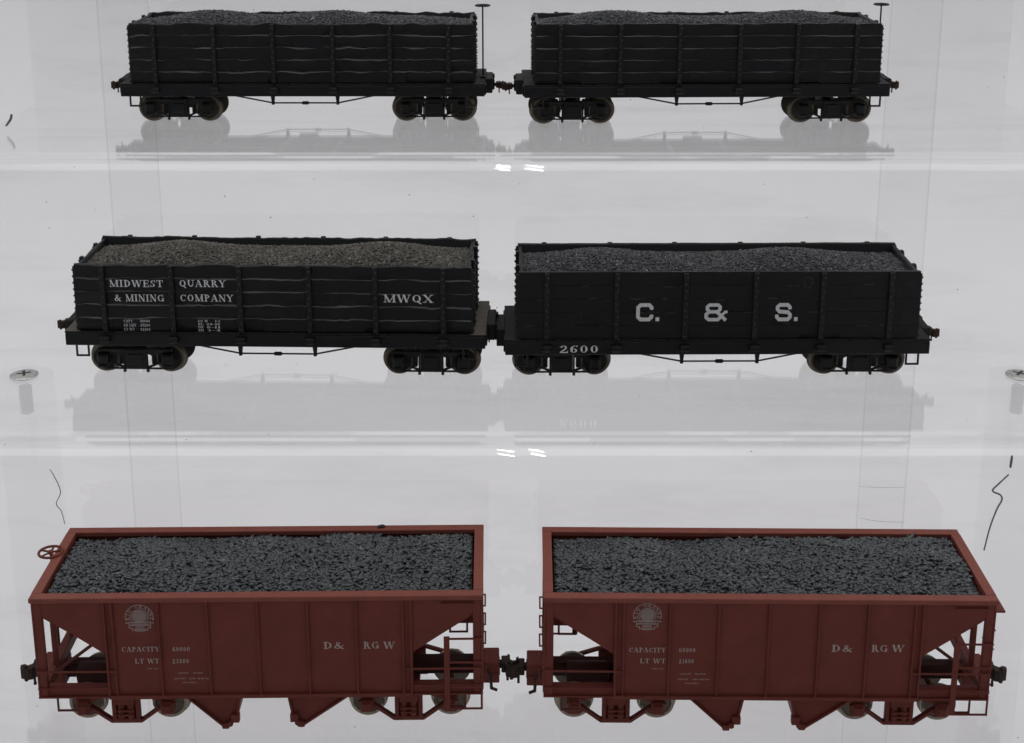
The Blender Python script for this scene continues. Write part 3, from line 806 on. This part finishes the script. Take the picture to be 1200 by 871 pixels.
letters_emblem = {3: (-3.60,-.75), 4: (-3.71,-.69)}
def emblem(car, c, T, y):
    """round railway herald: lettered ring, disc with lines, cross bar with wing tips and a stepped scroll below"""
    u0, z0 = c[0], T+c[1]; mb = MB()
    S = .44
    def fx(a,b): return (u0+a*S, z0+b*S)
    ri = [('a',0,.08,1.0,.98,-16,196,.05,.05),('a',0,.08,.62,.60,-30,210,.05,.05)]
    glyph(mb, ri, fx, y)
    name = 'RIO GRANDE'
    for i, ch in enumerate(name):
        a = R(188 - 196*i/(len(name)-1)); w, st = GL[ch]
        k = .30; rc = .665
        def fl(gx,gy,a=a,w=w):
            px = (gx-w/2)*k*.95; r = rc+gy*k*.92
            # local axes: radial outwards and tangent clockwise
            return fx(r*math.cos(a)+px*math.sin(a), .08+r*math.sin(a)-px*math.cos(a))
        glyph(mb, st, fl, y-.004)
    for i in range(-4,5):                                  # lines across the inner disc
        zz = .12+i*.095; w = math.sqrt(max(0,.44**2-(zz-.12)**2))
        if w > .05: glyph(mb, [('l',-w,zz,w,zz,.07)], fx, y-.003)
    glyph(mb, [('a',0,.12,.50,.5,0,360,.04,.04)], fx, y-.005)
    # cross bar and stepped scroll
    L = [('l',-.98,-.36,-.82,-.36,.09),('l',.82,-.36,.98,-.36,.09),('l',-.76,-.30,.76,-.30,.06),('l',-.74,-.56,.74,-.56,.06),
         ('l',-.74,-.3,-.74,-.58,.06),('l',.74,-.3,.74,-.58,.06),('l',-.74,-.58,-.74,-.76,.06),('l',.74,-.58,.74,-.76,.06),
         ('l',-.74,-.76,-.52,-.76,.06),('l',.74,-.76,.52,-.76,.06),('l',-.52,-.74,-.52,-.98,.06),('l',.52,-.74,.52,-.98,.06),('a',0,-.82,.55,.22,200,340,.06,.07),
         ('l',-.6,-.38,.6,-.38,.05),('l',-.62,-.48,.62,-.48,.05),('l',-.28,-.66,.28,-.66,.05),('l',-.36,-.76,.36,-.76,.06),('l',-.36,-.88,.36,-.88,.07)]
    glyph(mb, L, fx, y-.002)
    part('emblem', mb, M['emblem'], car)

# ------------------------------------------------------------------ place everything
Z_TOP, Z_MID, Z_LOW = OZ-13.03, OZ-20.60, OZ-28.00
GT = 'black gondola cars on the top shelf'; GM = 'black gondola cars on the middle shelf'
gondola('black gondola of wavy planks, brake staff at its right end, on the top shelf', (-8.968,58.647,Z_TOP), 0.0, 4.43, .030, .062, 11, GT,
        truck_dx=(-.08,.1), staff=(7.70,1.35,5.02), wav_top=1.5, mound=(.26,.0), mounds=((-4.0,1),(1.25,1)), wheel='wheelmid', coal_label='fine dark grey coal in two low mounds in the top left gondola')
gondola('black gondola of straight planks coupled behind the wavy-planked one, top right', (8.317,58.22,Z_TOP), 1.216, 4.48, .016, .038, 12, GT,
        truck_dx=(-.22,.08), staff=(7.72,1.75,5.05), mound=(.26,.0), wav_top=1.8, wheel='wheelmid', coal_label='fine dark grey coal in two low mounds in the top right gondola')
carC = gondola('black gondola lettered MIDWEST QUARRY & MINING COMPANY and MWQX', (-8.783,48.363,Z_MID), -1.452, 4.61, .024, .055, 13, GM,
        truck_dx=(0,.25), mound=(.31,-.10), coalmat='coal_c', deck='deck', coal_label='fine brownish grey gravel load in the gondola lettered MWQX')
carD = gondola('black gondola lettered C. & S. in large block letters, numbered 2600', (7.593,48.20,Z_MID), .478, 4.42, .004, .007, 14, GM,
        truck_dx=(-.2,-.02), sill_h=.60, scale=1.006, mound=(.31,-.10), mounds=((-4.3,1),(2.8,1)), coal_label='fine dark grey coal in the gondola lettered C. & S.')
# lettering on the two middle cars
tx = MB(); y = -.014; t = 4.61
text(tx,'MIDWEST',-6.04,-4.02,t-.87,.27,y); text(tx,'QUARRY',-3.45,-1.71,t-.85,.27,y)
text(tx,'& MINING',-5.89,-4.02,t-1.43,.27,y-.002); text(tx,'COMPANY',-3.45,-1.46,t-1.41,.27,y-.002)
text(tx,'MWQX',4.05,5.91,t-1.385,.305,y)
for i,(a,b,bb) in enumerate((('CAPY','40000',-5.25),('LD LMT','47200',-5.13),('LT WT','22200',-5.2))):
    text(tx,a,-5.60,bb,t-2.25-.165*i,.105,y); text(tx,b,-4.99,-4.61,t-2.25-.165*i,.105,y)
for i,(a,b) in enumerate((('EX W','8-2'),('IL','28-10'),('IW','6-11'),('IH','3-4'))):
    text(tx,a,-2.83,-2.62 if i else -2.45,t-2.22-.12*i,.085,y); text(tx,b,-2.52 if i else -2.2,-2.0,t-2.22-.12*i,.085,y)
part('lettering', tx, M['silver'], carC)
tx = MB(); t = 4.42
text(tx,'C.',-3.02,-2.13,t-1.90,.70,y,BK,.06); text(tx,'&',-.53,.33,t-1.91,.70,y,BK); text(tx,'S.',2.07,2.93,t-1.91,.70,y,BK,.06)
part('lettering', tx, M['silver'], carD)
tx = MB(); text(tx,'2600',-5.83,-4.34,t-3.10,.30,-.106,GL,0); part('car_number', tx, M['white'], carD)
tx = MB(); rng = random.Random(5)
for k in range(42):
    u = rng.uniform(-7.1,7.1); z = t-GH+GH/5*rng.randint(1,4)+rng.uniform(-.05,.02)
    if min(abs(u-s) for s in STAKES) < .3: continue
    w = rng.uniform(.08,.4); glyph(tx,[('l',0,0,w,rng.uniform(-.02,.02),rng.uniform(.008,.02))],lambda a,b,u=u,z=z:(u+a,z+b),-.012)
for k in range(26):
    a = 2*PI*k/26
    if rng.random() < .72: glyph(tx,[('l',.15*math.cos(a),.2*math.sin(a),.15*math.cos(a+.2),.2*math.sin(a+.2),.022)],lambda p,q:(3.22+p,t-.42+q),-.012)
part('scuff_marks', tx, M['scrape'], carD)

LE = [('CAPACITY',-4.22,-3.05,-1.90,.165),('60000',-2.66,-2.12,-1.91,.16),('LT WT',-3.84,-3.08,-2.315,.165),('23800',-2.69,-2.17,-2.325,.16),
      ('NEW 9-22',-3.48,-3.14,-2.52,.045),('LENGTH',-2.53,-2.23,-2.69,.05),('INSIDE',-2.08,-1.77,-2.69,.05),('HEIGHT',-2.66,-2.30,-2.88,.05),('AND WIDTH',-2.22,-1.60,-2.885,.05),('INCHES',-2.42,-1.96,-3.02,.045),
      ('D&',1.95,2.60,-1.87,.245),('RG',3.18,3.68,-1.875,.245),('W',3.80,4.17,-1.88,.245)]
LF = [('CAPACITY',-4.25,-3.11,-1.915,.165),('60000',-2.72,-2.20,-1.905,.16),('LT WT',-3.91,-3.10,-2.295,.165),('23600',-2.71,-2.24,-2.29,.16),
      ('NEW 9-22',-3.54,-3.18,-2.505,.045),('LENGTH',-2.65,-2.33,-2.68,.05),('INSIDE',-2.2,-1.86,-2.68,.05),('HEIGHT',-2.72,-2.4,-2.87,.05),('AND WIDTH',-2.28,-1.76,-2.87,.05),('INCHES',-2.5,-2.06,-3.01,.045),
      ('D&',1.93,2.58,-1.85,.245),('RG',3.15,3.66,-1.84,.245),('W',3.78,4.17,-1.835,.245)]
hopper('reddish brown hopper car with a handwheel at its left end, bottom shelf left', (-7.757,37.605,Z_LOW), .911, LE, 3, -1)
hopper('reddish brown hopper car with a small step plate at its right end, bottom right', (7.829,37.48,Z_LOW), -.731, LF, 4, 1)

b = MB(); b.lathe([(.03,0),(.09,.02),(.10,.05),(.05,.09)],(0,0,0),(.2,.1,1),7); b.v = [(x*1.6+.05*z,y*.7,z) for x,y,z in b.v]
cr = part('coal_crumb', b, M['coal_base'], None, 20); cr.location = (-4.36,41.86,Z_LOW+5.005); cr.rotation_euler = (0,0,.4)
tag(cr, 'single black coal crumb lying on the far rim of the left brown hopper', 'coal crumb')
# ------------------------------------------------------------------ the clear stepped display stand
stand = empty('display_stand', (.37,42,0))
tag(stand, 'clear acrylic stepped display stand carrying three rows of model freight cars', 'display stand')
TH, BR = .05, .95
def bent_sheet(y_back, y_face, z_top, z_foot, up=None):
    """tread from y_back forward, rolled over at the front into a riser that goes down to z_foot"""
    # tread, then two narrow tilted bands with flat lands between, then the rolled front edge
    t20 = math.tan(R(14)); w, l = .20, .19
    yb_ = y_face+BR
    y1 = yb_+2*w+2*l
    prof = [(y_back,z_top),(y1,z_top),(y1-w,z_top-w*t20),(y1-w-l,z_top-w*t20),(y1-2*w-l,z_top-2*w*t20),(yb_,z_top-2*w*t20)]
    zt = z_top-2*w*t20; n = 22
    for k in range(1, n+1):
        a = R(90 + 90*k/n)
        prof.append((yb_+BR*math.cos(a), zt-BR+BR*math.sin(a)))
    prof.append((y_face, z_foot))
    out = prof; inn = []
    for i in range(len(prof)):
        a = Vector(prof[max(0,i-1)]); b = Vector(prof[min(len(prof)-1,i+1)])
        d = (b-a).normalized(); nn = Vector((-d.y, d.x))       # inward side
        if nn.y > 0 and abs(nn.y) > .3 or nn.x < -.3: nn = -nn
        inn.append((prof[i][0]+nn.x*TH, prof[i][1]+nn.y*TH))
    m = len(out); HX = 22.55; mb = MB()
    nx = 90; K = 2*m; vs = []; fs = []
    wv = [wave(int(y_face*10)+k,.006,1.9) for k in range(3)]
    for q in range(nx+1):
        x = -HX+2*HX*q/nx
        for i_,(y,z) in enumerate(out+inn):
            k = i_ % m
            dz = wv[0](x) if k in (2,3) else wv[1](x) if k in (4,5) else wv[2](x)*1.6 if 5 < k < m-3 else 0
            vs.append((x, y-42, z+dz))
    for q in range(nx):
        a, b = q*K, (q+1)*K
        for i in range(m-1):
            fs.append((a+i, a+i+1, b+i+1, b+i)); fs.append((a+m+i+1, a+m+i, b+m+i, b+m+i+1))
        fs.append((a, b, b+m, a+m)); fs.append((b+m-1, a+m-1, a+2*m-1, b+2*m-1))
    for i in range(m-1):
        fs.append((i+1, i, m+i, m+i+1)); e = nx*K; fs.append((e+i, e+i+1, e+m+i+1, e+m+i))
    mb.add(vs, fs)
    return mb
RISE = [33.2, 42.46, 52.0, 63.4]      # front faces of the risers
Z_4 = Z_TOP+7.6
for yb, yf, zt, zf in ((RISE[1]-.003,RISE[0]-1.2,Z_LOW,.02),(RISE[2]-.003,RISE[1],Z_MID,Z_LOW+.003),(RISE[3]-.003,RISE[2],Z_TOP,Z_MID+.003),(RISE[3]+10,RISE[3],Z_4,Z_TOP+.003)):
    part('shelf', bent_sheet(yb,yf,zt,zf), M['sheet'], stand, 8)
def post(x, y, z0, z1, r=1.08):
    b = MB(); b.lathe([(r,0),(r,z1-z0)],(x,y-42,z0),(0,0,1),48)
    return part('post', b, M['clear'], stand, 40)
for s in (-1,1):
    p = post(s*18.85,49.1,.02,Z_MID-TH-.004)
    # countersunk screw through the shelf into the post
    b = MB(); x, yy = s*18.85, 49.1-42
    b.lathe([(.10,-.14),(.27,-.12),(.52,.0),(.53,.02),(.45,.055),(.24,.085)],(x,yy,Z_MID+.004),(0,0,1),32)
    sc = part('screw', b, M['steel'], p, 35)
    q = MB(); a = R(20 if s < 0 else 50)
    for k in (0,1):
        an = a+k*PI/2; d = Vector((math.cos(an),math.sin(an),0)); e = Vector((-math.sin(an),math.cos(an),0))
        c = Vector((x,yy,Z_MID+.092+.001*k)); L, w = .26, .05
        q.add([c-d*L-e*w,c+d*L-e*w,c+d*L+e*w,c-d*L+e*w],[(0,1,2,3)])
    part('cross_recess', q, M['blackmetal'], sc)
    q = MB(); prof = [(.24,0)]
    prof = []
    for k in range(11):
        prof += [(.205,-1.52+k*.1),(.25,-1.47+k*.1)]
    prof += [(.205,-.42)]
    q.lathe(prof,(x,yy,Z_MID),(0,0,1),20); part('screw_thread', q, M['tapped'], sc, 20)
    b = MB(); b.box(s*18.85-1.2,s*18.85+1.2,65.7-42,66.0-42,.02,Z_4-TH-.004,.0)
    o = part('back_post', b, M['post'], stand); o.data.materials.append(M['edge'])
    for p in o.data.polygons:
        if abs(p.normal.x) > .9: p.material_index = 1
# dried glue runs on the riser in front of the outer posts, and one chip beside the upper left cars
M['glueline'] = paint('pale_glue_line', (.42, .42, .425), .5, .3, 8)
def seam(pts, r):
    b = MB(); P = [Vector(p) for p in pts]; fine = []
    for i in range(len(P)-1):
        p0, p1, p2, p3 = P[max(0,i-1)], P[i], P[i+1], P[min(len(P)-1,i+2)]
        for k in range(5):
            u = k/5; fine.append(.5*((2*p1)+(p2-p0)*u+(2*p0-5*p1+4*p2-p3)*u*u+(3*p1-p0-3*p2+p3)*u**3))
    pts = fine+[P[-1]]
    for i in range(len(pts)-1): b.rod(pts[i],pts[i+1],r*(1.3-.6*abs(i/(len(pts)-1)-.45)),6)
    part('glue_seam', b, M['glue' if r > .01 else 'glueline'], stand)
for pts, r in (([(-15.78,.42,-21.17),(-15.66,.42,-21.38),(-15.48,.42,-21.98),(-15.66,.42,-22.42),(-15.51,.42,-22.7),(-15.43,.42,-23.18)],.012),
               ([(16.25,.42,-20.67),(16.23,.42,-21.1)],.035),
               ([(16.2,.42,-21.35),(15.89,.42,-21.7),(15.71,.42,-21.95),(15.98,.42,-22.1),(16.05,.42,-22.29),(15.91,.42,-22.64),(15.74,.42,-23.3),(15.61,.42,-24.16)],.024),
               ([(-21.51,15.5,-12.30),(-21.57,15.5,-12.52),(-21.78,15.5,-12.8)],.045),
               ([(11.27,.42,-21.79),(12.0,.42,-21.83),(12.76,.42,-21.82)],.004),([(11.32,.42,-22.95),(12.0,.42,-23.08),(12.85,.42,-23.11)],.004)):
    seam([(x,y,z+OZ) for x,y,z in pts], r)

# ------------------------------------------------------------------ table and backing sheet: one white sweep
b = MB(); n = 24; Rr = 30; prof = [(-80,0)]
for k in range(n+1):
    a = -PI/2+PI/2*k/n; prof.append((140+Rr*math.cos(a), Rr+Rr*math.sin(a)))
prof.append((170,200))
vs = [(-320,y,z) for y,z in prof]+[(320,y,z) for y,z in prof]; m = len(prof)
b.add(vs,[(i,m+i,m+i+1,i+1) for i in range(m-1)])
bk = part('backdrop', b, M['backing'], None, 60); bk['kind'] = 'structure'

# ------------------------------------------------------------------ light
def area(name, loc, rot, sx, sy, power, col=(1,1,1)):
    l = bpy.data.lights.new(name,'AREA'); l.shape = 'RECTANGLE'; l.size = sx; l.size_y = sy; l.energy = power; l.color = col
    o = bpy.data.objects.new(name,l); COL.objects.link(o); o.location = loc; o.rotation_euler = rot; return o
area('ceiling_glow',(0,92,OZ+128),(R(30),0,0),520,150,255000,(1,.992,.99))
for x in (-1.1,2.95):
    for yc_ in (86,38):                                   # two pairs of ceiling tubes, slightly skewed
        area('tube_lamp',(x,yc_,OZ+112),(0,0,R(3.4)),.22,34,1500)
w = bpy.data.worlds.new('World'); SC.world = w; w.use_nodes = True
w.node_tree.nodes['Background'].inputs[0].default_value = (.96,.98,1.0,1)
w.node_tree.nodes['Background'].inputs[1].default_value = .27

# ------------------------------------------------------------------ camera
cam = bpy.data.cameras.new('camera'); co = bpy.data.objects.new('camera',cam); COL.objects.link(co)
co.location = (0,0,OZ); co.rotation_euler = (R(90-14.393),0,0)
cam.sensor_fit = 'HORIZONTAL'; cam.sensor_width = 36; cam.lens = 36*1630.05/1200
cam.shift_y = -(435.5-200)/1200
cam.clip_start = .5; cam.clip_end = 1000
SC.camera = co
SC.view_settings.view_transform = 'Standard'; SC.view_settings.look = 'None'
SC.view_settings.exposure = 0; SC.view_settings.gamma = 1
cy = SC.cycles
cy.transparent_max_bounces = 48; cy.max_bounces = 10; cy.glossy_bounces = 5; cy.diffuse_bounces = 5
cy.caustics_reflective = False; cy.caustics_refractive = False
cy.sample_clamp_indirect = 6
